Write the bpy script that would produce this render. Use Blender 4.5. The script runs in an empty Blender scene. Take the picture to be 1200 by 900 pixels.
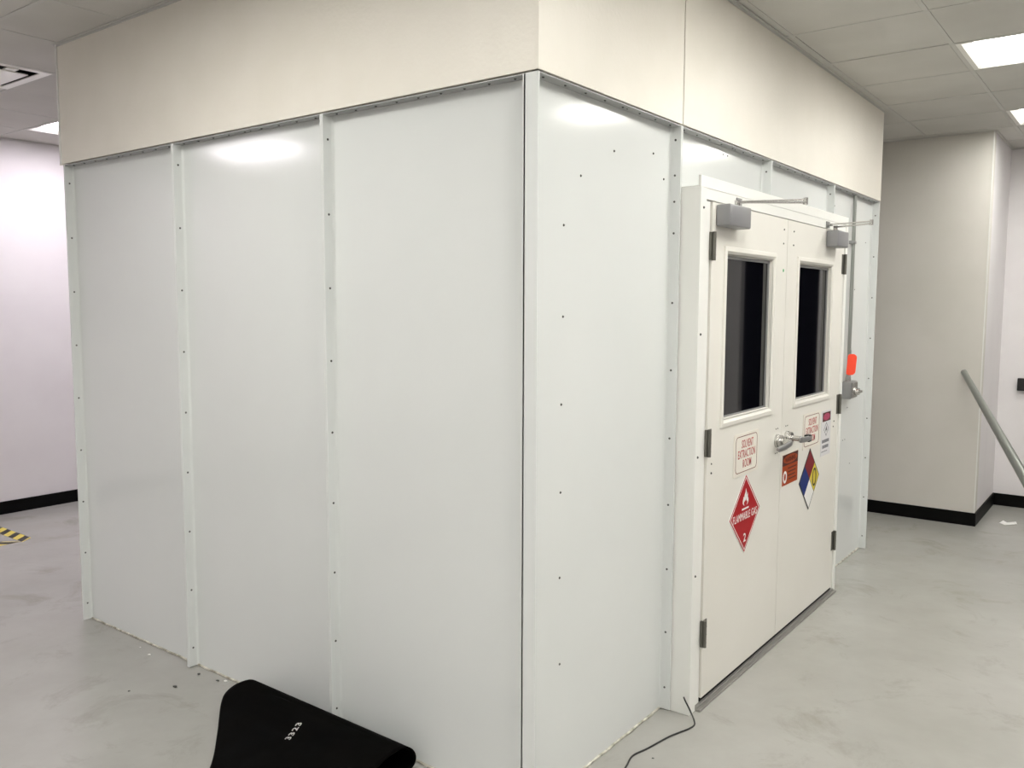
import bpy, bmesh, math, random
from mathutils import Vector, Matrix, noise
random.seed(7)
S = bpy.context.scene
COL = S.collection
H = 2.44          # underside of the bulkhead
HC = 3.044        # ceiling height
D = 0.048         # depth of the panel flanges

# ------------------------------------------------------------------ materials
def mat(name, col, rough=0.5, metal=0.0, coat=0.0, emit=None, es=0.0, spec=None):
    m = bpy.data.materials.new(name); m.use_nodes = True
    b = m.node_tree.nodes['Principled BSDF']
    b.inputs['Base Color'].default_value = (*col, 1)
    b.inputs['Roughness'].default_value = rough
    b.inputs['Metallic'].default_value = metal
    b.inputs['Coat Weight'].default_value = coat
    b.inputs['Coat Roughness'].default_value = 0.08
    if spec is not None: b.inputs['Specular IOR Level'].default_value = spec
    if emit:
        b.inputs['Emission Color'].default_value = (*emit, 1)
        b.inputs['Emission Strength'].default_value = es
    return m

def add_noise(m, c1, c2, scale, lo=0.35, hi=0.65, bump=0.0, bscale=None, detail=4, rough=None, stretch=None):
    nt = m.node_tree; N = nt.nodes; L = nt.links; b = N['Principled BSDF']
    tc = N.new('ShaderNodeTexCoord'); mp = N.new('ShaderNodeMapping')
    L.new(tc.outputs['Object'], mp.inputs['Vector'])
    if stretch: mp.inputs['Scale'].default_value = stretch
    n = N.new('ShaderNodeTexNoise'); n.inputs['Scale'].default_value = scale; n.inputs['Detail'].default_value = detail
    L.new(mp.outputs[0], n.inputs['Vector'])
    r = N.new('ShaderNodeValToRGB'); L.new(n.outputs['Fac'], r.inputs[0])
    r.color_ramp.elements[0].position = lo; r.color_ramp.elements[1].position = hi
    r.color_ramp.elements[0].color = (*c1, 1); r.color_ramp.elements[1].color = (*c2, 1)
    L.new(r.outputs[0], b.inputs['Base Color'])
    if bump:
        n2 = N.new('ShaderNodeTexNoise'); n2.inputs['Scale'].default_value = bscale or scale; n2.inputs['Detail'].default_value = 3
        L.new(tc.outputs['Object'], n2.inputs['Vector'])
        bp = N.new('ShaderNodeBump'); bp.inputs['Strength'].default_value = bump; bp.inputs['Distance'].default_value = 0.01
        L.new(n2.outputs['Fac'], bp.inputs['Height']); L.new(bp.outputs[0], b.inputs['Normal'])
    if rough:
        mr = N.new('ShaderNodeMapRange'); L.new(n.outputs['Fac'], mr.inputs['Value'])
        mr.inputs['From Min'].default_value = .3; mr.inputs['From Max'].default_value = .7
        mr.inputs['To Min'].default_value = rough[0]; mr.inputs['To Max'].default_value = rough[1]
        L.new(mr.outputs[0], b.inputs['Roughness'])
    return m

M = {}
M['panel'] = add_noise(mat('glossy_white_panel', (.75, .755, .745), .12, spec=.55), (.745, .765, .755), (.765, .785, .775), 1.6, bump=.006, bscale=1.0, rough=(.10, .14))
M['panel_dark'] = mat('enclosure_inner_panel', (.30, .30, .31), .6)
M['soffit'] = add_noise(mat('cream_wall_covering', (.86, .82, .74), .42, spec=.4), (.845, .805, .72), (.87, .83, .75), 5, bump=.12, bscale=60, rough=(.36, .5))
M['wall'] = add_noise(mat('white_painted_wall', (.80, .775, .78), .6), (.78, .75, .76), (.815, .79, .795), 2.5, bump=.05, bscale=120)
M['wall_back'] = add_noise(mat('warm_grey_painted_wall', (.70, .67, .61), .6), (.68, .655, .60), (.72, .69, .64), 2.5, bump=.05, bscale=120)
M['tile'] = add_noise(mat('ceiling_tile', (.60, .585, .55), .85), (.58, .565, .53), (.62, .605, .57), 3, bump=.15, bscale=150)
M['grid'] = mat('ceiling_grid_metal', (.58, .57, .54), .6)
M['plenum'] = mat('dark_plenum', (.05, .05, .05), .9)
M['black_base'] = mat('black_vinyl_base', (.002, .002, .002), .5, spec=.12)
M['door'] = add_noise(mat('off_white_door_paint', (.82, .80, .74), .36), (.80, .78, .72), (.825, .805, .75), 2.2, bump=.03, bscale=25, rough=(.3, .42))
M['casing'] = mat('off_white_frame_paint', (.86, .86, .825), .32)
M['closer'] = mat('grey_closer_cover', (.30, .30, .31), .38, .45)
M['chrome'] = mat('brushed_metal', (.52, .51, .49), .26, .95)
M['steel'] = mat('dull_steel', (.36, .36, .36), .35, .85)
M['hinge'] = mat('dull_bronze_hinge', (.16, .155, .135), .45, .6)
M['screw'] = mat('dark_screw', (.10, .10, .095), .45, .6)
M['glassy'] = mat('window_pane', (.003, .003, .005), .03, spec=.3)
M['gasket'] = mat('grey_glazing_bead', (.25, .25, .25), .4)
M['black'] = mat('black_plastic', (.01, .01, .01), .4)
M['rubber'] = add_noise(mat('black_rubber', (.001, .001, .001), .6, spec=.03), (.0006, .0006, .0006), (.0025, .0022, .002), 8, bump=.1, bscale=18, rough=(.5, .7))
M['white'] = mat('white_print', (.85, .84, .82), .45)
M['offwhite'] = mat('cream_sign_plate', (.84, .80, .72), .4)
M['red'] = mat('red_print', (.40, .008, .014), .4)
M['redtext'] = mat('red_lettering', (.42, .03, .03), .45)
M['maroon'] = mat('dark_red_border', (.16, .03, .02), .45)
M['orange'] = mat('burnt_orange_print', (.36, .055, .010), .45)
M['brown'] = mat('dark_brown_print', (.075, .014, .008), .45)
M['nfred'] = mat('deep_red_print', (.20, .012, .02), .4)
M['blue'] = mat('blue_print', (.008, .025, .16), .4)
M['yellow'] = mat('yellow_print', (.70, .56, .06), .4)
M['magenta'] = mat('magenta_print', (.42, .06, .13), .45)
M['paper'] = mat('grey_white_label', (.72, .71, .72), .4)
M['inkgrey'] = mat('grey_ink', (.16, .16, .18), .5)
M['tag'] = mat('fluorescent_orange_tag', (.95, .07, .025), .6)
M['tyellow'] = mat('yellow_tape', (.72, .58, .10), .45)
M['pipe'] = mat('galvanised_pipe', (.33, .345, .32), .34, .6)
M['sealant'] = add_noise(mat('old_sealant', (.55, .52, .44), .6), (.28, .26, .21), (.72, .70, .62), 22, bump=.3, bscale=60)
M['green'] = mat('green_dot', (.05, .35, .12), .5)
M['doorgrey'] = mat('grey_door_paint', (.46, .46, .46), .4)
M['flange_shade'] = mat('shade_grey_top_flange', (.40, .405, .405), .35, .1)  # grey stands in for the shade below the bulkhead
M['threshold'] = mat('worn_aluminium', (.34, .33, .31), .4, .6)
M['lampframe'] = mat('lamp_reflector', (.86, .85, .80), .35)
M['lamp'] = mat('lamp_diffuser', (.9, .9, .85), .5, emit=(1.0, .985, .93), es=15.5)
M['lampcool'] = mat('cool_lamp_diffuser', (.9, .9, .9), .5, emit=(1.0, .93, 1.0), es=19.0)

for k_ in ('red', 'redtext', 'maroon', 'orange', 'brown', 'nfred', 'blue', 'yellow', 'magenta', 'paper', 'inkgrey', 'white'):
    M[k_].node_tree.nodes['Principled BSDF'].inputs['Specular IOR Level'].default_value = .15
# floor: pale grey epoxy with faint mottling and scuffs
def floor_mat():
    m = mat('epoxy_floor', (.5, .49, .46), .3); nt = m.node_tree; N = nt.nodes; L = nt.links; b = N['Principled BSDF']
    tc = N.new('ShaderNodeTexCoord')
    n = N.new('ShaderNodeTexNoise'); n.inputs['Scale'].default_value = 1.1; n.inputs['Detail'].default_value = 7; n.inputs['Roughness'].default_value = .62
    L.new(tc.outputs['Object'], n.inputs['Vector'])
    r = N.new('ShaderNodeValToRGB'); L.new(n.outputs['Fac'], r.inputs[0])
    e = r.color_ramp.elements; e[0].position = .33; e[1].position = .66
    e[0].color = (.345, .338, .312, 1); e[1].color = (.42, .412, .388, 1)
    n2 = N.new('ShaderNodeTexNoise'); n2.inputs['Scale'].default_value = 2.6; n2.inputs['Detail'].default_value = 9; n2.inputs['Roughness'].default_value = .7
    n2.inputs['Distortion'].default_value = .6
    L.new(tc.outputs['Object'], n2.inputs['Vector'])
    r2 = N.new('ShaderNodeValToRGB'); L.new(n2.outputs['Fac'], r2.inputs[0])
    e = r2.color_ramp.elements; e[0].position = .54; e[1].position = .74
    e[0].color = (1, 1, 1, 1); e[1].color = (.74, .73, .69, 1)
    mx = N.new('ShaderNodeMix'); mx.data_type = 'RGBA'; mx.blend_type = 'MULTIPLY'; mx.inputs[0].default_value = 1
    L.new(r.outputs[0], mx.inputs[6]); L.new(r2.outputs[0], mx.inputs[7])
    L.new(mx.outputs[2], b.inputs['Base Color'])
    mr = N.new('ShaderNodeMapRange'); L.new(n2.outputs['Fac'], mr.inputs['Value'])
    mr.inputs['To Min'].default_value = .20; mr.inputs['To Max'].default_value = .30
    L.new(mr.outputs[0], b.inputs['Roughness'])
    bp = N.new('ShaderNodeBump'); bp.inputs['Strength'].default_value = .003; bp.inputs['Distance'].default_value = .01
    L.new(n2.outputs['Fac'], bp.inputs['Height']); L.new(bp.outputs[0], b.inputs['Normal'])
    return m
M['floor'] = floor_mat()

# ------------------------------------------------------------------ helpers
def box(bm, a, b, bev=0.0, seg=2):
    a = Vector(a); b = Vector(b)
    lo = Vector([min(a[i], b[i]) for i in range(3)]); hi = Vector([max(a[i], b[i]) for i in range(3)])
    r = bmesh.ops.create_cube(bm, size=1)
    vs = r['verts']
    for v in vs: v.co = Vector([lo[i] + (v.co[i] + .5) * (hi[i] - lo[i]) for i in range(3)])
    if bev:
        es = list({e for v in vs for e in v.link_edges})
        bmesh.ops.bevel(bm, geom=es, offset=bev, segments=seg, affect='EDGES', profile=.5)
    return bm

def cyl(bm, p, q, r, r2=None, seg=20, caps=True):
    p = Vector(p); q = Vector(q); d = q - p
    m = Matrix.Translation((p + q) / 2) @ d.to_track_quat('Z', 'Y').to_matrix().to_4x4()
    bmesh.ops.create_cone(bm, cap_ends=caps, segments=seg, radius1=r, radius2=r if r2 is None else r2, depth=d.length, matrix=m)
    return bm

def tube(bm, pts, r, seg=10):
    pts = [Vector(p) for p in pts]; rings = []
    up = Vector((0, 0, 1))
    for i, p in enumerate(pts):
        t = (pts[min(i + 1, len(pts) - 1)] - pts[max(i - 1, 0)]).normalized()
        u = up - t * up.dot(t)
        if u.length < 1e-3: u = Vector((1, 0, 0)) - t * t.x
        u.normalize(); w = t.cross(u)
        rings.append([bm.verts.new(p + (u * math.cos(2 * math.pi * k / seg) + w * math.sin(2 * math.pi * k / seg)) * r) for k in range(seg)])
    for a, b in zip(rings, rings[1:]):
        for k in range(seg): bm.faces.new((a[k], a[(k + 1) % seg], b[(k + 1) % seg], b[k]))
    bm.faces.new(rings[0][::-1]); bm.faces.new(rings[-1])
    return bm

def smooth_path(pts, n=12):
    P = [Vector(p) for p in pts]; P = [2 * P[0] - P[1]] + P + [2 * P[-1] - P[-2]]; out = []
    for i in range(1, len(P) - 2):
        for k in range(n):
            t = k / n
            out.append(.5 * ((2 * P[i]) + (-P[i - 1] + P[i + 1]) * t + (2 * P[i - 1] - 5 * P[i] + 4 * P[i + 1] - P[i + 2]) * t * t + (-P[i - 1] + 3 * P[i] - 3 * P[i + 1] + P[i + 2]) * t ** 3))
    out.append(P[-2]); return out

def prism(bm, poly, x0, x1):
    """poly = (y, z) outline, extruded from x0 to x1"""
    a = [bm.verts.new((x0, y, z)) for y, z in poly]; b = [bm.verts.new((x1, y, z)) for y, z in poly]
    n = len(poly)
    bm.faces.new(b); bm.faces.new(a[::-1])
    for i in range(n): bm.faces.new((a[i], a[(i + 1) % n], b[(i + 1) % n], b[i]))
    return bm

def obj(name, bm, m, parent=None, smooth=False, label=None):
    """world-space bmesh -> one mesh object (under its thing's Empty when given)"""
    bmesh.ops.recalc_face_normals(bm, faces=bm.faces)
    if parent is not None:
        off = Vector((0, 0, 0)); p = parent
        while p is not None: off += p.location; p = p.parent
        bmesh.ops.translate(bm, verts=bm.verts, vec=-off)
    me = bpy.data.meshes.new(name); bm.to_mesh(me); bm.free()
    me.materials.append(m)
    if smooth:
        for p_ in me.polygons: p_.use_smooth = True
        me.set_sharp_from_angle(angle=math.radians(38))
    o = bpy.data.objects.new(name, me); COL.objects.link(o)
    if parent is not None: o.parent = parent
    if label: o['label'] = label
    return o

def thing(name, label, cat, loc, group=None):
    o = bpy.data.objects.new(name, None); COL.objects.link(o)
    o.location = loc; o.empty_display_size = .05
    o['label'] = label; o['category'] = cat
    if group: o['group'] = group
    return o

def tag(o, label, cat, group=None):
    o['label'] = label; o['category'] = cat
    if group: o['group'] = group
    return o

def struct(name, bm, m, smooth=False):
    o = obj(name, bm, m, None, smooth); o['kind'] = 'structure'; return o

def B(*boxes, bev=0.0):
    bm = bmesh.new()
    for a, b in boxes: box(bm, a, b, bev)
    return bm

def text_bm(s, y0, y1, z0, z1, x, depth=.0006, bold=.0, sp=1.0):
    """lettering on a plane facing +x, filling y0..y1, z0..z1"""
    c = bpy.data.curves.new('lettering', 'FONT'); c.body = s; c.resolution_u = 3; c.offset = bold; c.space_character = sp
    t = bpy.data.objects.new('lettering', c); COL.objects.link(t)
    dg = bpy.context.evaluated_depsgraph_get()
    me = bpy.data.meshes.new_from_object(t.evaluated_get(dg))
    bm = bmesh.new(); bm.from_mesh(me)
    bpy.data.objects.remove(t); bpy.data.meshes.remove(me); bpy.data.curves.remove(c)
    xs = [v.co.x for v in bm.verts]; ys = [v.co.y for v in bm.verts]
    ax, bx, ay, by = min(xs), max(xs), min(ys), max(ys)
    for v in bm.verts:
        u = (v.co.x - ax) / (bx - ax); w = (v.co.y - ay) / (by - ay)
        v.co = Vector((x, y0 + u * (y1 - y0), z0 + w * (z1 - z0)))
    r = bmesh.ops.extrude_face_region(bm, geom=bm.faces[:])
    bmesh.ops.translate(bm, verts=[g for g in r['geom'] if isinstance(g, bmesh.types.BMVert)], vec=(depth, 0, 0))
    return bm

# ------------------------------------------------------------------ room shell
X0, X1, Y0, Y1, Y2 = -5.9, 5.6, -6.6, 5.25, 6.2
XA = .505                                  # the column's outer corner
struct('floor', B(((X0 - .1, Y0 - .1, -.1), (X1 + .1, Y2 + .1, 0))), M['floor'])
struct('wall_left', B(((X0 - .1, Y0 - .1, 0), (X0, Y1 + .1, HC + .12))), M['wall'])
struct('wall_back', B(((X0, Y1, 0), (XA, Y1 + .1, HC + .12))), M['wall_back'])
struct('wall_return', B(((XA - .1, Y1 + .1, 0), (XA, Y2 + .1, HC + .12))), M['wall'])
DX0, DX1, DZ = 1.18, 1.97, 2.46            # unlit doorway in the rear right wall
struct('wall_rear_right', B(((XA, Y2, 0), (DX0, Y2 + .1, HC + .12)), ((DX1, Y2, 0), (X1, Y2 + .1, HC + .12)), ((DX0, Y2, DZ), (DX1, Y2 + .1, HC + .12))), M['wall'])
struct('wall_right', B(((X1, Y0 - .1, 0), (X1 + .1, Y2 + .1, HC + .12))), M['wall'])
struct('wall_front', B(((X0, Y0 - .1, 0), (X1, Y0, HC + .12))), M['wall'])
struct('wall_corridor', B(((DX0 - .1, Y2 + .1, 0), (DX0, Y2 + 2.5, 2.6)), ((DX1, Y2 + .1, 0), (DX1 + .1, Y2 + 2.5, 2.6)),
       ((DX0 - .1, Y2 + 2.5, 0), (DX1 + .1, Y2 + 2.6, 2.6)), ((DX0 - .1, Y2 + .1, 2.6), (DX1 + .1, Y2 + 2.6, 2.7)), ((DX0 - .1, Y2 + .1, -.1), (DX1 + .1, Y2 + 2.6, 0))), M['black_base'])  # corridor coloured black throughout to stand in for an unlit room
struct('trim_1', B(((XA - .005, Y1 - .002, .1), (XA + .002, Y1 + .005, HC))), M['casing'])   # metal corner bead
def baseboard(name, a, b): struct(name, B((a, b), bev=.003), M['black_base'])
baseboard('baseboard_left', (X0, Y0, 0), (X0 + .012, Y1, .105))
baseboard('baseboard_back', (X0 + .012, Y1 - .012, 0), (XA + .012, Y1, .105))
baseboard('baseboard_return', (XA, Y1, 0), (XA + .012, Y2, .105))
baseboard('baseboard_rear_right', (XA + .012, Y2 - .012, 0), (DX0, Y2, .105))
baseboard('baseboard_right', (X1 - .012, Y0, 0), (X1, Y2, .105))
baseboard('baseboard_front', (X0 + .012, Y0, 0), (X1 - .012, Y0 + .012, .105))
# grey door seen only as a reflection in the panels
bm = B(((2.87, Y2 - .045, 0), (3.49, Y2 - .005, 2.25)), bev=.004)
o = struct('door_1', bm, M['doorgrey'])
bm = B(((2.93, Y2 - .10, 1.0), (2.95, Y2 - .045, 1.02)), ((2.93, Y2 - .11, 1.0), (3.05, Y2 - .09, 1.02)), bev=.003)
obj('door_handle', bm, M['steel'], o)

# ceiling: lay-in tiles between T-bars; the cells of lamps and vents stay open
G = .61; GX = .04; GY = .27
lamp_cells = []          # (x0, y0) of 1.22 x 0.61 cells
for y0 in (GY + G, GY + 4 * G, GY + 7 * G): lamp_cells.append((GX + G, y0))
for y0 in (GY - 2 * G, GY - 5 * G, GY - 8 * G): lamp_cells.append((GX + G, y0))
for y0 in (GY + 4 * G, GY - 2 * G, GY - 8 * G): lamp_cells.append((GX + 5 * G, y0))
lamp_cells += [(GX - 9 * G, GY + G), (GX - 9 * G, GY - 5 * G), (GX - 9 * G, GY + 5 * G), (GX - 3 * G, GY - 8 * G), (GX - 3 * G, GY - 3 * G)]
vent_cell = (GX - 7 * G, GY - G)
def occupied(cx, cy):
    for x0, y0 in lamp_cells:
        if x0 < cx < x0 + 2 * G and y0 < cy < y0 + G: return True
    x0, y0 = vent_cell
    return x0 < cx < x0 + G and y0 < cy < y0 + G
tiles = bmesh.new(); grid = bmesh.new(); ledge = bmesh.new()
rr = random.Random(3)
def in_booth(cx, cy): return -3.0 < cx < -.02 and .02 < cy < 4.03
def tile(x0, x1, y0, y1):
    x0 = max(x0, X0); x1 = min(x1, X1); y0 = max(y0, Y0); y1 = min(y1, Y2)
    if x1 - x0 < .03 or y1 - y0 < .03: return
    dz = rr.uniform(0, .003) if rr.random() < .45 else 0
    g = .0107
    box(tiles, (x0 + g, y0 + g, HC + .0008 + dz), (x1 - g, y1 - g, HC + .018 + dz), .003, 1)
i0, i1 = -10, 10
for i in range(i0, i1):
    for j in range(-12, 10):
        x = GX + i * G; y = GY + j * G
        if occupied(x + G / 2, y + G / 2): continue
        tile(x, x + G, y, y + G)
for i in range(i0, i1 + 1):
    x = GX + i * G
    if X0 < x < X1:
        ys = []; 
        y = Y0
        segs = []
        j = -12
        for j in range(-12, 10):
            ya, yb = GY + j * G, GY + (j + 1) * G
            inside = any(x0 + .1 < x < x0 + 2 * G - .1 and y0 - .01 < (ya + yb) / 2 < y0 + G for x0, y0 in lamp_cells)
            if not inside: segs.append((max(ya, Y0), min(yb, Y2)))
        for a, b in segs:
            if b > a: box(grid, (x - .011, a, HC), (x + .011, b, HC + .004))
for j in range(-12, 11):
    y = GY + j * G
    if Y0 < y < Y2: box(grid, (X0, y - .011, HC - .001), (X1, y + .011, HC + .0035))
ceil = struct('ceiling', tiles, M['tile'])
struct('ceiling_grid', grid, M['grid'])
struct('ceiling_deck', B(((X0 - .1, Y0 - .1, HC + .12), (X1 + .1, Y2 + .1, HC + .2))), M['plenum'])

# bulkhead over the enclosure
LX, RY = -3.03, 4.075
zs = H
struct('wall_bulkhead_left', B(((LX, 0, zs), (-.004, .03, HC)), bev=.0015), M['soffit'])
struct('wall_bulkhead_right', B(((-.03, .001, zs), (0, 1.001, HC)), bev=.0015), M['soffit'])
struct('wall_bulkhead_door_side', B(((-.03, 1.008, zs), (0, RY, HC)), bev=.0015), M['soffit'])
struct('wall_bulkhead_seam', B(((-.028, .99, zs + .01), (-.012, 1.02, HC))), M['black_base'])
struct('wall_bulkhead_far', B(((LX, RY - .03, zs), (-.03, RY, HC)), ((LX, .03, zs), (LX + .03, RY - .03, HC))), M['soffit'])
struct('trim_2', B(((LX - .014, -.004, zs - .004), (LX - .001, .034, HC)), bev=.001), M['casing'])
struct('trim_3', B(((LX - .014, -.006, zs - .006), (LX + .02, .0, zs - .0005)), ), M['soffit'])
struct('trim_4', B(((-.009, -.003, zs), (.0025, .006, HC)), bev=.001), M['soffit'])
# wall angle where the ceiling meets the bulkhead
struct('trim_5', B(((LX - .02, -.016, HC - .003), (.016, -.0, HC)), ((LX - .02, -.003, HC - .014), (.003, 0, HC)),
                   ((.0025, 0, HC - .003), (.016, RY + .02, HC)), ((.0026, 0, HC - .014), (.0045, RY + .004, HC))), M['grid'])
for n_, a, b in (('trim_6', (X0, Y1 - .02, HC - .004), (XA, Y1, HC)), ('trim_7', (XA, Y1, HC - .004), (XA + .02, Y2, HC)),
                 ('trim_8', (XA, Y2 - .02, HC - .004), (X1, Y2, HC)), ('trim_9', (X0, Y0, HC - .004), (X0 + .02, Y1, HC))):
    struct(n_, B((a, b)), M['grid'])
# unseen far walls and lid of the enclosure, so that it is dark inside
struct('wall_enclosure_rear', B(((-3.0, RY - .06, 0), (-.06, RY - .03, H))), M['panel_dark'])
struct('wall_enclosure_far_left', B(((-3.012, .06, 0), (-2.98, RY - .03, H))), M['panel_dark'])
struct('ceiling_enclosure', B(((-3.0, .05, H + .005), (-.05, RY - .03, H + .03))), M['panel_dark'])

# ------------------------------------------------------------------ screws
bm = bmesh.new()
cyl(bm, (0, 0, 0), (.0010, 0, 0), .0046, seg=12); cyl(bm, (.0010, 0, 0), (.0034, 0, 0), .0034, .0030, seg=6)
screw_mesh = bpy.data.meshes.new('screw'); bm.to_mesh(screw_mesh); bm.free(); screw_mesh.materials.append(M['screw'])
def screw(parent, p, d, scale=1.0):
    """a hex screw head at world point p pointing along d"""
    o = bpy.data.objects.new('screw', screw_mesh); COL.objects.link(o)
    o.parent = parent; o.location = Vector(p) - parent.location
    o.rotation_mode = 'QUATERNION'; o.rotation_quaternion = Vector(d).to_track_quat('X', 'Z')
    o.scale = (scale,) * 3
    return o

# ------------------------------------------------------------------ steel wall panels with turned-out flanges
ZT = H - .005
def l_panel(xa, xb, label, end=False, first=False):
    """panel of the left face (faces -y), flanges turned out to y = 0"""
    t = thing('wall_panel', label, 'wall panel', ((xa + xb) / 2, D, 0), 'glossy white steel panels of the enclosure')
    F = .0085
    sheet = B(((xa, D, 0.004), (xb, D + .012, ZT)))
    obj('sheet', sheet, M['panel'], t)
    obj('flange', B(((xa, 0.0, 0.004), (xa + F, D, ZT - (0 if not end else 0))), bev=.0015), M['panel'], t)
    obj('flange', B(((xb - F, 0.0, 0.004), (xb, D, ZT)), bev=.0015), M['panel'], t)
    obj('top_flange', B(((xa + F, 0.002, ZT - .004), (xb - F, D, ZT)), bev=.001), M['flange_shade'], t, False, 'top flange with shade painted in as grey')
    # inner radius where sheet meets flange
    fr = bmesh.new()
    for xx, s in ((xa + F, 1), (xb - F, -1)):
        pts = [(xx, D), (xx + s * .010, D)] + [(xx + s * (.010 - .010 * math.sin(a)), D - .010 + .010 * math.cos(a)) for a in [k * math.pi / 12 for k in range(7)]]
        v0 = [fr.verts.new((x, y, .004)) for x, y in pts]; v1 = [fr.verts.new((x, y, ZT - .004)) for x, y in pts]
        for k in range(len(pts)): fr.faces.new((v0[k], v0[(k + 1) % len(pts)], v1[(k + 1) % len(pts)], v1[k]))
    obj('corner_bend', fr, M['panel'], t, True)
    bead = bmesh.new()
    pts = [(x, D - .002 + .002 * math.sin(x * 40), .004) for x in [xa + .01 + (xb - xa - .02) * k / 24 for k in range(25)]]
    tube(bead, pts, .0055, 6)
    obj('sealant', bead, M['sealant'], t, True)
    for k in range(9):
        screw(t, (xa + F, .024, 2.342 - .281 * k), (1, 0, 0))
    n = 9
    for k in range(n):
        x = xa + .06 + (xb - xa - .12) * k / (n - 1)
        screw(t, (x, .025, ZT - .004), (0, 0, -1))
        if k == 4: screw(t, (x + .035, .027, ZT - .004), (0, 0, -1), .7)
    return t
l_panel(-3.015, -2.0135, 'tall white steel wall panel farthest left, ending beside the dim left aisle', end=True)
l_panel(-2.0125, -1.0055, 'tall white steel wall panel in the middle of the left face, with a lamp reflection near its top')
l_panel(-1.0045, -.0483, 'wide white steel wall panel left of the corner post, behind the black rubber sheet')

def r_panel(ya, yb, za, label, zs_, end=False, bottom=True, corner=False, name='wall_panel', left=True, zfl=None):
    t = thing(name, label, 'wall panel', (-D, (ya + yb) / 2, za), 'glossy white steel panels of the enclosure')
    F = .0085
    obj('sheet', B(((-D - .012, ya, za + .004), (-D, yb, ZT))), M['panel'], t)
    if left: obj('flange', B(((-D, ya, za + .004), (0, ya + F, ZT)), bev=.0015), M['panel'], t)
    zz = za if zfl is None else zfl
    obj('flange', B(((-D, yb - F, zz + .004), (0, yb, ZT)), bev=.0015), M['panel'], t)
    obj('top_flange', B(((-D, ya + F, ZT - .004), (-.002, yb - F, ZT)), bev=.001), M['flange_shade'], t, False, 'top flange with shade painted in as grey')
    fr = bmesh.new()
    for yy, s in ((ya + F, 1), (yb - F, -1)):
        pts = [(yy, -D), (yy + s * .010, -D)] + [(yy + s * (.010 - .010 * math.sin(a)), -D + .010 - .010 * math.cos(a)) for a in [k * math.pi / 12 for k in range(7)]]
        v0 = [fr.verts.new((x, y, za + .004)) for y, x in pts]; v1 = [fr.verts.new((x, y, ZT - .004)) for y, x in pts]
        for k in range(len(pts)): fr.faces.new((v0[k], v0[(k + 1) % len(pts)], v1[(k + 1) % len(pts)], v1[k]))
    obj('corner_bend', fr, M['panel'], t, True)
    if bottom:
        bead = bmesh.new()
        tube(bead, [(-D + .002 + .002 * math.sin(y * 37), y, .004) for y in [ya + .012 + (yb - ya - .024) * k / 24 for k in range(25)]], .0055, 6)
        obj('sealant', bead, M['sealant'], t, True)
    for z in zs_: screw(t, (-.025, yb - F, z), (0, -1, 0))
    n = max(4, int((yb - ya) / .115))
    for k in range(n):
        y = ya + .06 + (yb - ya - .12) * k / (n - 1)
        screw(t, (-.024, y, ZT - .004), (0, 0, -1))
        if k == 4: screw(t, (-.026, y + .035, ZT - .004), (0, 0, -1), .7)
    return t
c = r_panel(0.0, .999, 0, 'white steel wall panel between the corner post and the double doors, dotted with stray screws',
            (2.38, 2.24, 2.136, 2.01, 1.729, 1.453, 1.17, .89, .615, .342, .1), corner=True)
for y, z in ((.322, 2.16), (.545, 2.275), (.846, 2.309), (.219, 1.985), (.937, 2.221), (.219, 1.679), (.213, 1.38), (.213, 1.075), (.212, .774), (.217, .462)):
    screw(c, (-D, y, z), (1, 0, 0))
h = r_panel(1.001, 1.999, 2.17, 'short white panel above the left door, holding two tiny screws under the bulkhead', (2.38,), bottom=False)
for y in (1.515, 1.563): screw(h, (-D, y, 2.40), (1, 0, 0), .8)
r_panel(2.001, 3.039, 2.17, 'short white panel above the right door, between two upright flanges', (2.38,), bottom=False)
e = r_panel(3.041, 4.063, 0, 'white steel wall panel at the far right end, behind the grey conduit', [2.342 - .281 * k for k in range(9)], left=False)
for y, z in ((3.20, 2.33), (3.92, 2.15), (3.63, 2.02), (3.70, 1.83), (3.62, 1.32), (3.64, 1.05), (3.56, .84), (3.61, .84), (3.74, .66), (3.15, .55)):
    screw(e, (-D, y, z), (1, 0, 0), .8)

# ------------------------------------------------------------------ door frame, doors
XF = .085
f = thing('door_frame', 'deep off-white steel frame boxed around the double doors', 'door frame', (0, 2.0, 0))
obj('jamb', B(((-D, 1.003, 0), (XF, 1.060, 2.19)), ((-D, 1.060, 0), (XF - .008, 1.112, 2.14)), bev=.0015), M['casing'], f)
obj('jamb', B(((-D, 2.995, 0), (XF, 3.037, 2.19)), ((-D, 2.972, 0), (XF - .008, 2.995, 2.14)), bev=.0015), M['casing'], f)
obj('head', B(((-D, 1.060, 2.146), (XF - .002, 2.995, 2.19)), ((XF - .012, 1.001, 2.19), (XF, 3.037, 2.236)), ((-D, 1.003, 2.190), (XF - .012, 3.037, 2.196)), bev=.0015), M['casing'], f)
obj('gap_shade_bar', B(((.01, 1.112, .02), (.028, 2.972, .06))), M['black'], f)  # black bar behind the door gap, stands in for its darkness
obj('threshold', B(((-.04, 1.06, 0), (XF + .022, 2.995, .010)), ((-.03, 1.06, .010), (XF + .006, 2.995, .017)), bev=.002), M['threshold'], f)
for y, z in ((1.030, 2.11), (1.026, 1.602), (1.026, 1.097), (1.030, .595)): screw(f, (XF, y, z), (1, 0, 0), 1.2)
for z in (2.15, 1.62, 1.06, .12): screw(f, (-.03, 1.003, z), (0, -1, 0), 1.1)

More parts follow.
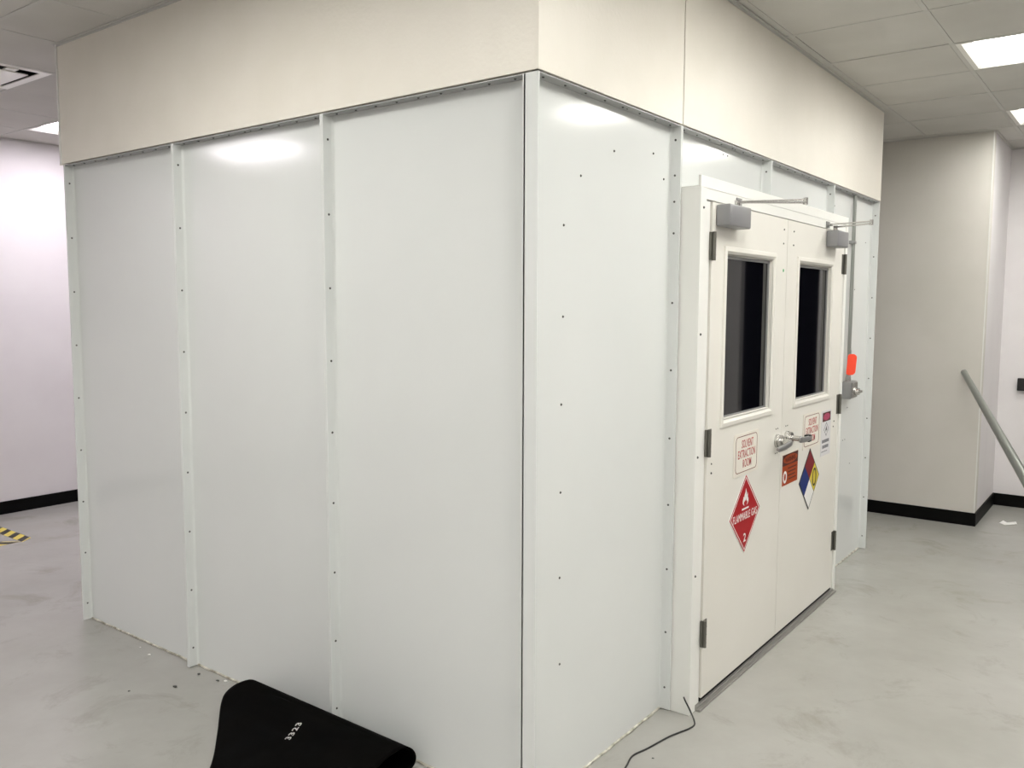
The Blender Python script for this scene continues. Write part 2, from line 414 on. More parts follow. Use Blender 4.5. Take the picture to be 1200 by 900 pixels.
def door(ya, yb, wy0, wy1, hinge_y, side, label):
    """one leaf; side = -1: hinged on the left, +1: on the right"""
    t = thing('door', label, 'door', (XF - .022, hinge_y, .03), 'double doors of the solvent extraction room')
    z0, z1 = .036, 2.141
    wz0, wz1 = 1.228, 1.936
    leaf = bmesh.new(); xi, xo = XF - .044, XF
    ys = [ya, wy0, wy1, yb]; zs = [z0, wz0, wz1, z1]
    for i in range(3):
        for j in range(3):
            if i == 1 and j == 1: continue
            box(leaf, (xi, ys[i], zs[j]), (xo, ys[i + 1], zs[j + 1]))
    bmesh.ops.remove_doubles(leaf, verts=leaf.verts, dist=1e-5)
    # drop interior faces shared by neighbours
    seen = {}
    for fc in list(leaf.faces):
        k = tuple(sorted(v.index for v in fc.verts)) if False else tuple(sorted((round(v.co.x, 4), round(v.co.y, 4), round(v.co.z, 4)) for v in fc.verts))
        seen.setdefault(k, []).append(fc)
    bmesh.ops.delete(leaf, geom=[fc for v in seen.values() if len(v) > 1 for fc in v], context='FACES_ONLY')
    obj('leaf', leaf, M['door'], t)
    # window frame with a sloping outer lip
    wf = bmesh.new(); a = .036
    prof = [(-.034, 0), (-.032, .007), (-.015, .009), (0.003, -.004), (0.004, -.022), (0, -.022), (0, 0)]
    corners = [(wy0, wz0, 1, 1), (wy1, wz0, -1, 1), (wy1, wz1, -1, -1), (wy0, wz1, 1, -1)]
    rings = [[wf.verts.new((XF + h_, cy + sy * o_, cz + sz * o_)) for o_, h_ in prof] for cy, cz, sy, sz in corners]
    for i in range(4):
        A, Bq = rings[i], rings[(i + 1) % 4]
        for k in range(len(prof)): wf.faces.new((A[k], A[(k + 1) % len(prof)], Bq[(k + 1) % len(prof)], Bq[k]))
    w = obj('window_frame', wf, M['door'], t)
    # grey glazing bead around the pane
    g = bmesh.new()
    b_ = .012; xg = XF - .022
    for p, q in (((wy0 + .004, wz0 + .004), (wy0 + .004 + b_, wz1 - .004)), ((wy1 - .004 - b_, wz0 + .004), (wy1 - .004, wz1 - .004)),
                 ((wy0 + .004, wz0 + .004), (wy1 - .004, wz0 + .004 + b_ * .5)), ((wy0 + .004, wz1 - .004 - b_), (wy1 - .004, wz1 - .004))):
        box(g, (xg, p[0], p[1]), (xg + .006, q[0], q[1]))
    obj('glazing_bead', g, M['gasket'], w)
    obj('window_pane', B(((xg - .006, wy0, wz0), (xg, wy1, wz1))), M['glassy'], w)
    obj('gap_shade_strip', B(((XF - .034, ya, .0185), (XF - .006, yb, z0))), M['black_base'], t)  # black strip filling the gap under the leaf, painted-in shade
    # hinges
    for zc in (1.962, 1.145, .322):
        hb = bmesh.new()
        cyl(hb, (XF + .010, hinge_y, zc - .058), (XF + .010, hinge_y, zc + .058), .0085, seg=14)
        for k in range(3): cyl(hb, (XF + .010, hinge_y, zc - .036 + k * .036 - .001), (XF + .010, hinge_y, zc - .036 + k * .036 + .001), .0093, seg=14)
        box(hb, (XF, hinge_y - side * .003, zc - .057), (XF + .003, hinge_y - side * .036, zc + .057))
        box(hb, (XF - .006, hinge_y + side * .002, zc - .057), (XF + .004, hinge_y + side * .012, zc + .057))
        hb_o = obj('hinge', hb, M['hinge'], t, True)
    return t
d1 = door(1.117, 2.009, 1.275, 1.825, 1.117, -1, 'left off-white door with red diamond sign and lever handle pointing left')
d2 = door(2.014, 2.968, 2.195, 2.738, 2.966, 1, 'right off-white door with four signs and lever handle pointing right')

def closer(t, ya, yb, piv_y, elbow, bracket_y):
    cb = box(bmesh.new(), (XF, ya, 2.045), (XF + .066, yb, 2.134), .007, 3)
    c = obj('door_closer', cb, M['closer'], t, True, 'grey door closer box')
    ar = bmesh.new()
    piv = Vector((XF + .035, piv_y, 2.150)); el = Vector(elbow)
    cyl(ar, (piv.x, piv.y, 2.13), (piv.x, piv.y, 2.160), .011, seg=16)
    def bar(p, q, w, h):
        d = (q - p).normalized(); n = d.cross(Vector((0, 0, 1))).normalized(); u = n.cross(d)
        vs = [[ar.verts.new(e + n * a * w / 2 + u * b * h / 2) for a, b in ((-1, -1), (1, -1), (1, 1), (-1, 1))] for e in (p, q)]
        for k in range(4): ar.faces.new((vs[0][k], vs[0][(k + 1) % 4], vs[1][(k + 1) % 4], vs[1][k]))
        ar.faces.new(vs[0][::-1]); ar.faces.new(vs[1])
    bar(piv + Vector((0, 0, .002)), el + Vector((0, 0, -.006)), .022, .007)
    br = Vector((XF + .018, bracket_y, 2.166))
    bar(br, el + Vector((0, 0, .006)), .016, .006)
    cyl(ar, el - Vector((0, 0, .014)), el + Vector((0, 0, .014)), .010, seg=14)
    a_o = obj('closer_arm', ar, M['chrome'], c, True)
    obj('arm_bracket', B(((XF - .001, bracket_y - .028, 2.150), (XF + .004, bracket_y + .028, 2.182)), ((XF + .004, bracket_y - .012, 2.158), (XF + .026, bracket_y + .012, 2.163)), bev=.001), M['steel'], c)
closer(d1, 1.150, 1.368, 1.285, (.356, 1.437, 2.156), 1.385)
closer(d2, 2.622, 2.815, 2.665, (.340, 2.537, 2.156), 2.640)

def lever(t, y, z, side, tip, label):
    lb = bmesh.new()
    cyl(lb, (XF, y, z), (XF + .012, y, z), .034, .033, 28)
    cyl(lb, (XF + .012, y, z), (XF + .022, y, z), .027, .027, 28)
    cyl(lb, (XF + .022, y, z), (XF + .030, y, z), .031, .029, 28)
    cyl(lb, (XF + .030, y, z), (XF + .074, y, z), .013, .013, 20)
    r = obj('lever_handle', lb, M['chrome'], t, True, label)
    gb = bmesh.new()
    n = 14; rings = []
    for i in range(n + 1):
        u = i / n
        yy = y + side * (-.010 + u * tip); zz = z - .004 - .012 * math.sin(u * math.pi) * .3 - .006 * u
        xx = XF + .072 + .008 * math.sin(u * math.pi * .5)
        hh = .0165 - .003 * u; ww = .010
        if i in (0, n): hh *= .6; ww *= .6
        rings.append([gb.verts.new((xx + ww * math.cos(a), yy, zz + hh * math.sin(a))) for a in [2 * math.pi * k / 14 for k in range(14)]])
    for A, Bq in zip(rings, rings[1:]):
        for k in range(14): gb.faces.new((A[k], A[(k + 1) % 14], Bq[(k + 1) % 14], Bq[k]))
    gb.faces.new(rings[0]); gb.faces.new(rings[-1][::-1])
    obj('grip', gb, M['steel'], r, True)
    if side > 0: obj('grip_end', box(bmesh.new(), (XF + .056, y + tip - .045, z - .030), (XF + .086, y + tip - .006, z + .006), .004), M['black'], r)
    for dy in (-.012, .012):
        screw(t, (XF, y + dy, z + .060), (1, 0, 0), .8)
        screw(t, (XF, y + dy, z - .062), (1, 0, 0), .8)
lever(d1, 1.945, 1.052, -1, .215, 'chrome lever handle pointing left')
lever(d2, 2.084, 1.052, 1, .150, 'chrome lever handle pointing right')
for y, z in ((1.959, 2.090), (1.955, 2.022)): screw(d1, (XF, y, z), (1, 0, 0))
for y, z in ((2.100, 2.090), (2.098, 2.022), (2.88, 1.02), (2.89, 1.05)): screw(d2, (XF, y, z), (1, 0, 0))
screw(d1, (XF, 1.165, 1.05), (1, 0, 0), .9); screw(d1, (XF, 1.165, 1.01), (1, 0, 0), 1.1)
tag(obj('dot_sticker', cyl(bmesh.new(), (XF, 1.965, 1.892), (XF + .001, 1.965, 1.892), .008, seg=16), M['green']), 'tiny green dot sticker on the left door beside its window', 'sticker')

# ------------------------------------------------------------------ signs on the doors
def rrect(y0, y1, z0, z1, r, n=6):
    out = []
    for cy, cz, a0 in ((y1 - r, z0 + r, -90), (y1 - r, z1 - r, 0), (y0 + r, z1 - r, 90), (y0 + r, z0 + r, 180)):
        for k in range(n + 1):
            a = math.radians(a0 + 90 * k / n); out.append((cy + r * math.cos(a), cz + r * math.sin(a)))
    return out
def ring(bm, outer, inner, x0, x1):
    n = len(outer)
    V = [[bm.verts.new((x, y, z)) for y, z in poly] for x in (x0, x1) for poly in (outer, inner)]
    o0, i0_, o1, i1_ = V
    for k in range(n):
        l = (k + 1) % n
        bm.faces.new((o1[k], o1[l], i1_[l], i1_[k])); bm.faces.new((o0[k], o0[l], i0_[l], i0_[k]))
        bm.faces.new((o0[k], o0[l], o1[l], o1[k])); bm.faces.new((i0_[k], i0_[l], i1_[l], i1_[k]))
    return bm

def room_sign(y0, y1, z0, z1, label):
    t = thing('room_sign', label, 'sign', (XF, (y0 + y1) / 2, z0))
    x = XF + .0005
    obj('plate', prism(bmesh.new(), rrect(y0, y1, z0, z1, .006), x, x + .003), M['offwhite'], t)
    p = rrect(y0 + .018, y1 - .018, z0 + .014, z1 - .012, .024); q = rrect(y0 + .0215, y1 - .0215, z0 + .017, z1 - .015, .021)
    obj('border', ring(bmesh.new(), p, q, x + .003, x + .0036), M['maroon'], t)
    w = y1 - y0; hh = z1 - z0
    for s, a, b, k in (('SOLVENT', .30, .77, 2), ('EXTRACTION', .16, .86, 1), ('ROOM', .36, .70, 0)):
        za = z0 + hh * (.175 + k * .235)
        obj('lettering', text_bm(s, y0 + w * a, y0 + w * b, za, za + hh * .195, x + .003, bold=.003, sp=1.12), M['redtext'], t)
room_sign(1.402, 1.694, .948, 1.142, 'cream sign reading SOLVENT EXTRACTION ROOM in red on the left door')
room_sign(2.338, 2.625, .948, 1.142, 'cream sign reading SOLVENT EXTRACTION ROOM in red on the right door')

def dia(cy, cz, ry, rz): return [(cy, cz - rz), (cy + ry, cz), (cy, cz + rz), (cy - ry, cz)]
# flammable gas placard
cy, cz, r = 1.554, .760, .187
t = thing('hazard_placard', 'red diamond placard with white flame reading FLAMMABLE GAS on the left door', 'sign', (XF, cy, cz - r))
x = XF + .0005
obj('plate', prism(bmesh.new(), dia(cy, cz, r, r), x, x + .002), M['white'], t)
obj('backing', prism(bmesh.new(), dia(cy, cz, r * .975, r * .975), x + .002, x + .0026), M['red'], t)
obj('border', ring(bmesh.new(), dia(cy, cz, r * .925, r * .925), dia(cy, cz, r * .895, r * .895), x + .0026, x + .0030), M['white'], t)
fl = [(-.5, .0), (-.78, .22), (-.80, .5), (-.62, .78), (-.60, .98), (-.40, .84), (-.30, 1.15), (-.05, 1.45), (.02, 1.85), (.22, 1.5), (.30, 1.2), (.28, 1.02),
      (.46, 1.12), (.50, 1.35), (.66, 1.05), (.60, .85), (.80, .6), (.82, .28), (.55, 0), (.36, -.06), (.56, .2), (.42, .42), (.30, .36), (.16, .72), (.0, .42), (-.12, .62), (-.28, .36), (-.44, .4), (-.52, .16), (-.30, -.06)]
s = .042
obj('flame_symbol', prism(bmesh.new(), [(cy + a * s, cz + .043 + b * s * .98) for a, b in fl], x + .0026, x + .0032), M['white'], t)
obj('symbol_bar', B(((x + .0026, cy - .040, cz + .021), (x + .0032, cy + .040, cz + .029))), M['white'], t)
obj('lettering', text_bm('FLAMMABLE GAS', cy - .142, cy + .142, cz - .026, cz + .010, x + .0026, bold=0, sp=1.15), M['white'], t)
obj('lettering', text_bm('2', cy - .015, cy + .015, cz - .132, cz - .092, x + .0026, bold=.012), M['white'], t)
# four-colour hazard diamond
cy, cz, r = 2.472, .774, .170
t = thing('hazard_diamond', 'four-colour hazard diamond in red, yellow, blue and white on the right door', 'sign', (XF, cy, cz - r))
obj('plate', prism(bmesh.new(), dia(cy, cz, r, r), x, x + .002), M['black'], t)
q = r * .47
for nm, dy, dz in (('nfred', 0, 1), ('blue', -1, 0), ('yellow', 1, 0), ('white', 0, -1)):
    k = r * .478
    obj('colour_field', prism(bmesh.new(), dia(cy + dy * k, cz + dz * k, k * .965, k * .965), x + .002, x + .0026), M[nm], t)
bm = bmesh.new(); ky = cy + r * .478
ell = lambda a, b: [(ky + a * math.cos(2 * math.pi * i / 28), cz + b * math.sin(2 * math.pi * i / 28)) for i in range(28)]
obj('lettering', ring(bm, ell(.034, .052), ell(.023, .040), x + .0026, x + .0032), M['black'], t)
# orange warning sign
y0, y1, z0, z1 = 2.024, 2.280, .795, .972
t = thing('warning_sign', 'small burnt orange warning sign with dark header beside the door gap', 'sign', (XF, (y0 + y1) / 2, z0))
obj('plate', B(((x, y0, z0), (x + .002, y1, z1))), M['offwhite'], t)
obj('backing', B(((x + .002, y0 + .012, z0 + .009), (x + .0026, y1 - .012, z1 - .009))), M['orange'], t)
obj('header', B(((x + .0026, y0 + .012, z1 - .066), (x + .0030, y1 - .012, z1 - .009))), M['brown'], t)
cy, cz = (y0 + y1) / 2, z1 - .037
obj('header_oval', prism(bmesh.new(), [(cy + .105 * math.cos(2 * math.pi * i / 32), cz + .023 * math.sin(2 * math.pi * i / 32)) for i in range(32)], x + .0030, x + .0033), M['orange'], t)
obj('lettering', text_bm('WARNING', cy - .078, cy + .078, cz - .012, cz + .012, x + .0033, bold=.008), M['brown'], t)
cy, cz = y0 + .052, z0 + .052
el = lambda a, b: [(cy + a * math.cos(2 * math.pi * i / 28), cz + b * math.sin(2 * math.pi * i / 28)) for i in range(28)]
obj('symbol', ring(bmesh.new(), el(.027, .032), el(.015, .019), x + .0026, x + .0032), M['white'], t)
bars = bmesh.new()
for k, (a, b) in enumerate(((.095, .225), (.100, .215), (.095, .205), (.105, .220))):
    z = z1 - .082 - k * .019
    box(bars, (x + .0026, y0 + a, z - .006), (x + .0029, y0 + b - (.0), z))
obj('text_lines', bars, M['brown'], t)
# narrow grey label
y0, y1, z0, z1 = 2.655, 2.830, .870, 1.128
t = thing('warning_label', 'narrow pale grey label with magenta header near the right door hinge', 'sign', (XF, (y0 + y1) / 2, z0))
obj('plate', B(((x, y0, z0), (x + .001, y1, z1))), M['paper'], t)
obj('header', B(((x + .001, y0 + .020, z1 - .062), (x + .0015, y1 - .012, z1 - .010))), M['brown'], t)
cy, cz = (y0 + y1) / 2 + .004, z1 - .036
obj('header_oval', prism(bmesh.new(), [(cy + .060 * math.cos(2 * math.pi * i / 28), cz + .020 * math.sin(2 * math.pi * i / 28)) for i in range(28)], x + .0015, x + .0018), M['magenta'], t)
obj('symbol', ring(bmesh.new(), dia(cy, z1 - .108, .045, .040), dia(cy, z1 - .108, .040, .035), x + .001, x + .0015), M['inkgrey'], t)
obj('symbol', prism(bmesh.new(), [(cy + a * .018, z1 - .122 + b * .018) for a, b in fl], x + .001, x + .0015), M['black'], t)
bars = bmesh.new()
for z, a, b in ((z1 - .166, .022, .150), (z1 - .198, .030, .140)):
    yy = y0 + a
    while yy < y0 + b: box(bars, (x + .001, yy, z - .018), (x + .0014, min(yy + .013, y0 + b), z)); yy += .016
box(bars, (x + .001, y0 + .015, z0 + .022), (x + .0014, y0 + .12, z0 + .026))
obj('text_lines', bars, M['inkgrey'], t)

# ------------------------------------------------------------------ conduit with switch box, and orange tag
t = thing('conduit', 'thin grey metal conduit running down beside the right door to a small box', 'conduit', (-D, 3.60, 1.12))
cxx = -D + .022
cb = bmesh.new(); cyl(cb, (cxx, 3.555, 1.26), (cxx, 3.555, H - .008), .0115, seg=18)
obj('pipe', cb, M['pipe'], t, True)
obj('pipe_strap', B(((-D, 3.530, 2.12), (cxx + .013, 3.580, 2.14)), bev=.002), M['steel'], t)
cb = bmesh.new(); cyl(cb, (cxx, 3.555, 1.232), (cxx, 3.555, 1.262), .018, seg=6); cyl(cb, (cxx, 3.555, 1.262), (cxx, 3.555, 1.285), .015, .0135, seg=18)
obj('connector', cb, M['chrome'], t, True)
bx = obj('switch_box', box(bmesh.new(), (-D, 3.500, 1.120), (.010, 3.640, 1.234), .008, 3), M['steel'], t, True)
obj('cover', B(((.010, 3.508, 1.128), (.016, 3.632, 1.226)), bev=.003), M['chrome'], bx)
cb = bmesh.new(); cyl(cb, (.012, 3.600, 1.165), (.036, 3.600, 1.165), .026, .022, 20); box(cb, (.036, 3.580, 1.158), (.050, 3.622, 1.174), .003)
obj('knob', cb, M['chrome'], bx, True)
tg = bmesh.new()
prism(tg, rrect(3.521, 3.581, 1.280, 1.415, .022), .0, .0012)
bmesh.ops.translate(tg, verts=tg.verts, vec=(0, -3.551, 0))
bmesh.ops.rotate(tg, verts=tg.verts, cent=(0, 0, 0), matrix=Matrix.Rotation(math.radians(-50), 3, 'Z'))
for v in tg.verts: v.co.x += .008 + .010 * math.sin((v.co.z - 1.28) * 20); v.co.y += 3.475 + (v.co.z - 1.35) * .1
tg_o = tag(obj('warning_tag', tg, M['tag']), 'bright orange tag hanging on the conduit above the switch box', 'tag')
obj('string', tube(bmesh.new(), smooth_path([(.006, 3.482, 1.405), (.002, 3.50, 1.432), (-.012, 3.535, 1.448), (-.013, 3.556, 1.449)], 6), .0016, 6), M['steel'], tg_o, True)

# ------------------------------------------------------------------ ceiling lamps and vent
def lamp(x0, y0, label, cool=False):
    t = thing('ceiling_light', label, 'ceiling light', (x0 + G, y0 + G / 2, HC), 'recessed ceiling lights')
    x1, y1 = x0 + 2 * G, y0 + G
    fr = bmesh.new(); e = .014; s_ = .035; hz = HC + .030
    rings = []
    for ins, z in ((e - .003, HC + .001), (e + .022, HC + .001), (e + .022 + s_, hz)):
        rings.append([fr.verts.new(p) for p in ((x0 + ins, y0 + ins * .75, z), (x1 - ins, y0 + ins * .75, z), (x1 - ins, y1 - ins * .75, z), (x0 + ins, y1 - ins * .75, z))])
    for A, Bq in zip(rings, rings[1:]):
        for k in range(4): fr.faces.new((A[k], A[(k + 1) % 4], Bq[(k + 1) % 4], Bq[k]))
    f_ = obj('reflector', fr, M['lampframe'], t)
    ins = e + .022 + s_
    obj('diffuser', B(((x0 + ins - .002, y0 + ins * .75 - .002, hz), (x1 - ins + .002, y1 - ins * .75 + .002, hz + .012))), M['lampcool' if cool else 'lamp'], t)
names = {(0): None}
lab = {
 0: 'ceiling light over the aisle, nearest to the panel with stray screws, just above the picture',
 1: 'rectangular white ceiling light at the upper right, nearer of the two by the doors',
 2: 'ceiling light cut by the right edge of the photo, farther one above the grey column',
 9: 'ceiling light peeking out left of the cream bulkhead near the left wall'}
for i, (x0, y0) in enumerate(lamp_cells):
    l = lab.get(i, 'recessed ceiling light outside the picture, lighting the room from behind the viewer')
    lamp(x0, y0, l, cool=(i in (9, 10, 11)))
x0, y0 = vent_cell; x1, y1 = x0 + G, y0 + G
t = thing('air_diffuser', 'square white air diffuser with dark slots in the ceiling at upper left', 'vent', ((x0 + x1) / 2, (y0 + y1) / 2, HC))
fr = bmesh.new(); rings = []
for ins, z in ((.011, HC + .001), (.014, HC - .002), (.060, HC - .001), (.062, HC + .006)):
    rings.append([fr.verts.new(p) for p in ((x0 + ins, y0 + ins, z), (x1 - ins, y0 + ins, z), (x1 - ins, y1 - ins, z), (x0 + ins, y1 - ins, z))])
for A, Bq in zip(rings, rings[1:]):
    for k in range(4): fr.faces.new((A[k], A[(k + 1) % 4], Bq[(k + 1) % 4], Bq[k]))
obj('frame', fr, M['lampframe'], t)
a0, a1, b0, b1 = x0 + .062, x1 - .062, y0 + .062, y1 - .062
obj('throat', B(((a0, b0, HC + .09), (a1, b1, HC + .10)), ((a0 - .008, b0, HC + .004), (a0, b1, HC + .09)), ((a1, b0, HC + .004), (a1 + .008, b1, HC + .09)),
    ((a0, b0 - .008, HC + .004), (a1, b0, HC + .09)), ((a0, b1, HC + .004), (a1, b1 + .008, HC + .09))), M['black'], t)
obj('plaque', B(((x0 + .105, y0 + .105, HC - .014), (x1 - .105, y1 - .105, HC - .008)), bev=.002), M['lampframe'], t)
obj('bracket', B(((x1 - .115, y0 + .37, HC - .0085), (x1 - .050, y0 + .43, HC - .001))), M['lampframe'], t)

# ------------------------------------------------------------------ black rubber sheet folded over on the floor
LA = [(-1.02, -.60, .006), (-1.164, -.44, .008), (-1.335, -.30, .012), (-1.425, -.23, .022), (-1.500, -.17, .034), (-1.527, -.13, .060), (-1.510, -.09, .090), (-1.462, -.055, .112),
      (-1.43, -.030, .098), (-1.42, -.016, .06), (-1.42, -.022, .022), (-1.40, -.07, .008), (-1.34, -.18, .007), (-1.2, -.34, .006)]
RB = [(-.44, -.62, .012), (-.47, -.46, .040), (-.50, -.34, .064), (-.525, -.27, .078), (-.537, -.22, .086), (-.548, -.16, .100), (-.546, -.10, .110), (-.536, -.058, .114),
      (-.526, -.030, .096), (-.524, -.014, .064), (-.535, -.014, .028), (-.545, -.045, .010), (-.55, -.14, .007), (-.55, -.30, .006)]
LAs = smooth_path(LA, 8); RBs = smooth_path(RB, 8)
def sheet_pt(u, v):
    f_ = v * (len(LAs) - 1); i = min(int(f_), len(LAs) - 2); w = f_ - i
    a = LAs[i].lerp(LAs[i + 1], w); b = RBs[i].lerp(RBs[i + 1], w)
    p = a.lerp(b, u)
    lump = (.006 * noise.noise(Vector((u * 3, v * 6, .3))) + .003 * noise.noise(Vector((u * 8, v * 12, 2)))) * math.sin(math.pi * u)
    if v < .5: p.z += abs(lump) * (1 if v > .05 else 0) + .010 * math.sin(math.pi * u) * math.sin(math.pi * min(1, v / .5))
    return p
sm = bmesh.new(); NU, NV = 60, len(LAs) - 1
gv = [[sm.verts.new(sheet_pt(i / NU, j / NV)) for j in range(NV + 1)] for i in range(NU + 1)]
for i in range(NU):
    for j in range(NV): sm.faces.new((gv[i][j], gv[i + 1][j], gv[i + 1][j + 1], gv[i][j + 1]))
t = thing('rubber_sheet', 'thick black rubber sheet folded over and lying against the base of the white panels', 'rubber sheet', (-1.0, -.25, 0))
o = obj('sheet', sm, M['rubber'], t, True)
md = o.modifiers.new('thickness', 'SOLIDIFY'); md.thickness = .006; md.offset = 0
# stencilled number on the sheet
NUM_O = (0.455, 0.328)      # centre in sheet coordinates
def on_sheet(P, lift=.0045):
    """drop a horizontal (x, y) point on the sheet's upper side"""
    best = None
    u, v = NUM_O
    for _ in range(25):
        p = sheet_pt(u, v); du = (sheet_pt(u + 1e-3, v) - p) / 1e-3; dv = (sheet_pt(u, v + 1e-3) - p) / 1e-3
        det = du.x * dv.y - du.y * dv.x; ex, ey = P[0] - p.x, P[1] - p.y
        u += (ex * dv.y - ey * dv.x) / det; v += (du.x * ey - du.y * ex) / det
    n = du.cross(dv).normalized()
    if n.z < 0: n = -n
    return p + n * lift
tb = bmesh.new()
for k_, ch_ in enumerate('3323'):
    g_ = text_bm(ch_, k_ * .023, k_ * .023 + .017, 0, .026, 0, depth=0, bold=.03)
    me_ = bpy.data.meshes.new('glyph'); g_.to_mesh(me_); g_.free(); tb.from_mesh(me_); bpy.data.meshes.remove(me_)
bmesh.ops.triangulate(tb, faces=tb.faces)
bmesh.ops.subdivide_edges(tb, edges=[e_ for e_ in tb.edges if e_.calc_length() > .008], cuts=1)
bmesh.ops.triangulate(tb, faces=tb.faces)
C0 = Vector((-1.004, -.185)); dirx = Vector((-.05, .17)).normalized()
TXT = (C0, dirx)
upv = Vector((-dirx.y, dirx.x))
for v in tb.verts:
    a, b = v.co.y - .043, v.co.z - .013
    q_ = C0 + dirx * a + upv * b
    v.co = on_sheet(q_)
obj('stencilled_number', tb, M['white'], t)

# ------------------------------------------------------------------ cord, pipe, tape, scraps
cp = smooth_path([(.060, 1.002, .075), (.075, .985, .070), (.105, .975, .035), (.135, .950, .0045), (.135, .900, .004), (.115, .840, .004), (.098, .783, .004), (.075, .66, .004), (.055, .573, .004), (.072, .495, .004), (.085, .42, .004), (.10, .25, .004)], 8)
t = tag(obj('power_cord', tube(bmesh.new(), cp, .0034, 8), M['black'], None, True), 'thin black cord running over the floor from the foot of the door frame', 'cord')
pb = bmesh.new()
P0 = Vector((.385, Y1 - .032, 1.214)); P1 = Vector((1.50, 3.0, .03))
cyl(pb, P1, P0, .042, .0225, seg=32, caps=False); cyl(pb, P1, P0, .039, .019, seg=32, caps=False)
for end in (P0, P1):
    bmesh.ops.bridge_loops(pb, edges=[e_ for e_ in pb.edges if e_.is_boundary and all((v.co - end).length < .1 for v in e_.verts)])
tag(obj('metal_pole', pb, M['pipe'], None, True), 'long grey metal pole leaning at a slant against the column at right', 'pole')

def on_floor(poly, z0, z1):
    bm = bmesh.new()
    a = [bm.verts.new((x_, y_, z0)) for x_, y_ in poly]; b = [bm.verts.new((x_, y_, z1)) for x_, y_ in poly]
    bm.faces.new(b); bm.faces.new(a[::-1])
    for k in range(len(poly)): bm.faces.new((a[k], a[(k + 1) % len(poly)], b[(k + 1) % len(poly)], b[k]))
    return bm

def tape(name, label, p, d, w, length, cut):
    """hazard tape on the floor: p start corner, d direction, w width vector"""
    p, d, w = Vector(p), Vector(d).normalized(), Vector(w)
    n = w.normalized(); W = w.length
    base = on_floor([tuple(q_) for q_ in (p, p + w + d * cut * .8, p + w + d * length, p + d * length)], .0002, .0010)
    o = obj(name, base, M['tyellow'], None)
    sb = bmesh.new(); pitch = .150; k = 0
    while pitch * k + .25 < length:
        a = .008 + pitch * k
        poly = [p + d * a, p + w + d * (a + cut), p + w + d * (a + cut + .068), p + d * (a + .075)]
        v0 = [sb.verts.new((q_.x, q_.y, .0010)) for q_ in poly]; v1 = [sb.verts.new((q_.x, q_.y, .0014)) for q_ in poly]
        sb.faces.new(v1); sb.faces.new(v0[::-1])
        for i in range(4): sb.faces.new((v0[i], v0[(i + 1) % 4], v1[(i + 1) % 4], v1[i]))
        k += 1
    obj('black_stripes', sb, M['black'], o)
    return tag(o, label, 'floor tape')
tape('floor_tape', 'yellow and black striped floor tape running towards the left wall', (-4.905, .498), (-1, 0), (0, .092), .97, .090)
tape('floor_tape', 'striped floor tape turning towards the viewer at the left picture edge', (-4.925, .494), (0, -1), (-.10, 0), 1.5, .09)

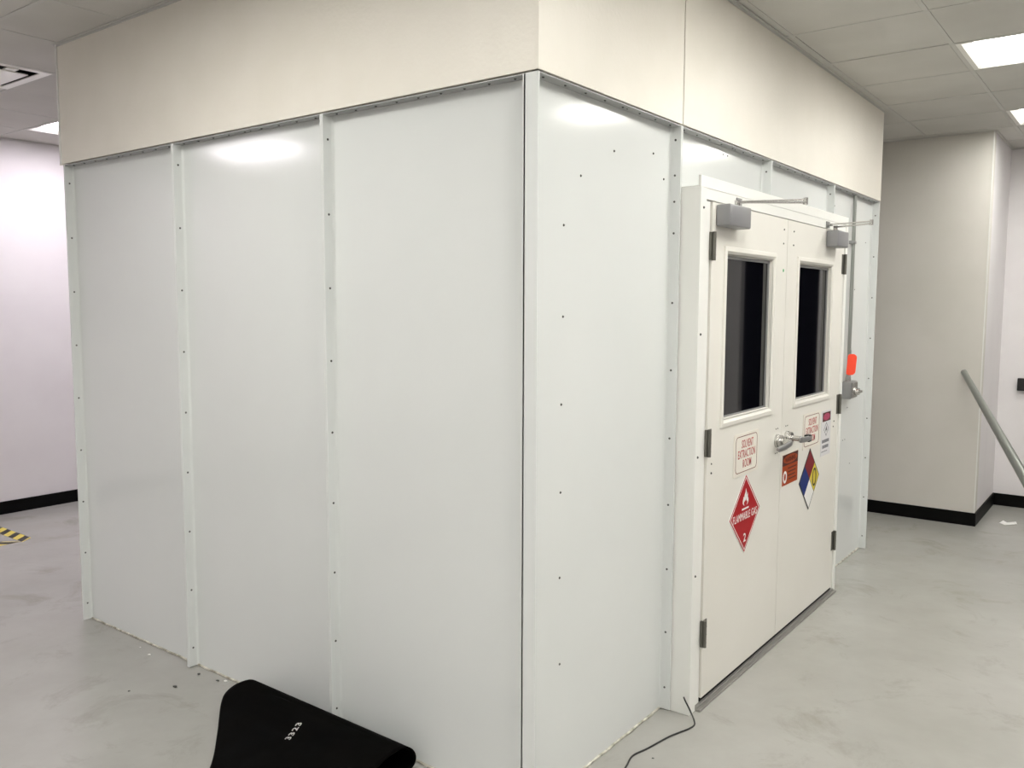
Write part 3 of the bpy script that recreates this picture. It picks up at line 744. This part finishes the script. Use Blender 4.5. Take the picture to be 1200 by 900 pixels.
# small black wall boxes, scraps
bx = tag(obj('wall_box', box(bmesh.new(), (.648, Y2 - .05, 1.012), (.76, Y2, 1.118), .004), M['black']), 'small black box on the white wall at the right picture edge', 'wall box')
fl_ = bmesh.new()
vs = [fl_.verts.new(p) for p in ((.65, 5.48, .003), (.70, 5.43, .003), (.775, 5.50, .008), (.76, 5.55, .016), (.70, 5.53, .004), (.67, 5.56, .010))]
fl_.faces.new((vs[0], vs[1], vs[4])); fl_.faces.new((vs[1], vs[2], vs[4])); fl_.faces.new((vs[2], vs[3], vs[4])); fl_.faces.new((vs[0], vs[4], vs[5]))
o = tag(obj('paper_scrap', fl_, M['white']), 'crumpled white paper scrap on the floor near the column at right', 'scrap')
md = o.modifiers.new('thickness', 'SOLIDIFY'); md.thickness = .002; md.offset = 1
rr = random.Random(11)
def chip(x, y, s, m, label, group, h=.4):
    b_ = bmesh.new(); bmesh.ops.create_icosphere(b_, subdivisions=1, radius=s)
    for v in b_.verts: v.co = Vector((v.co.x * rr.uniform(.7, 1.5) + x, v.co.y * rr.uniform(.5, 1.1) + y, v.co.z * h * rr.uniform(.6, 1.1)))
    mn = min(v.co.z for v in b_.verts)
    for v in b_.verts: v.co.z -= mn
    tag(obj('debris_chip', b_, M[m]), label, 'debris', group)
for x, y, s in ((-1.908, -.012, .010), (-1.778, .0, .009), (-1.878, -.152, .013), (-2.0, -.30, .006)):
    chip(x, y, s, 'screw', 'dark crumb of debris on the floor below the left panels', 'dark crumbs at the foot of the left panels')
for x, y, s in ((-1.745, .02, .009), (-2.30, -.03, .008), (-2.42, -.01, .006)):
    chip(x, y, s, 'white', 'white crumb of plaster at the foot of the left panels', 'white crumbs at the foot of the left panels')
chip(.123, .607, .005, 'screw', 'single dark speck on the floor right of the black cord', None)

# ------------------------------------------------------------------ world, camera, colour management
w = bpy.data.worlds.new('World'); S.world = w; w.use_nodes = True
w.node_tree.nodes['Background'].inputs[0].default_value = (.02, .02, .02, 1)
w.node_tree.nodes['Background'].inputs[1].default_value = .2
cx, cy, cz, yaw, pitch, roll, fpx = 1.55502, -2.19531, 1.71423, -0.64525, -0.09126, 0.00346, 998.32740
fw = Vector((math.sin(yaw) * math.cos(pitch), math.cos(yaw) * math.cos(pitch), math.sin(pitch)))
rt = Vector((math.cos(yaw), -math.sin(yaw), 0)); up = rt.cross(fw)
r2 = rt * math.cos(roll) + up * math.sin(roll); u2 = -rt * math.sin(roll) + up * math.cos(roll)
cam = bpy.data.cameras.new('Camera'); co = bpy.data.objects.new('Camera', cam); COL.objects.link(co)
co.matrix_world = Matrix(((r2.x, u2.x, -fw.x, cx), (r2.y, u2.y, -fw.y, cy), (r2.z, u2.z, -fw.z, cz), (0, 0, 0, 1)))
cam.sensor_width = 36; cam.lens = fpx / 1200 * 36; cam.clip_start = .05; cam.clip_end = 60
S.camera = co
vs_ = S.view_settings; vs_.view_transform = 'Standard'; vs_.look = 'None'; vs_.gamma = 1; vs_.use_curve_mapping = False
vs_.exposure = 0.12
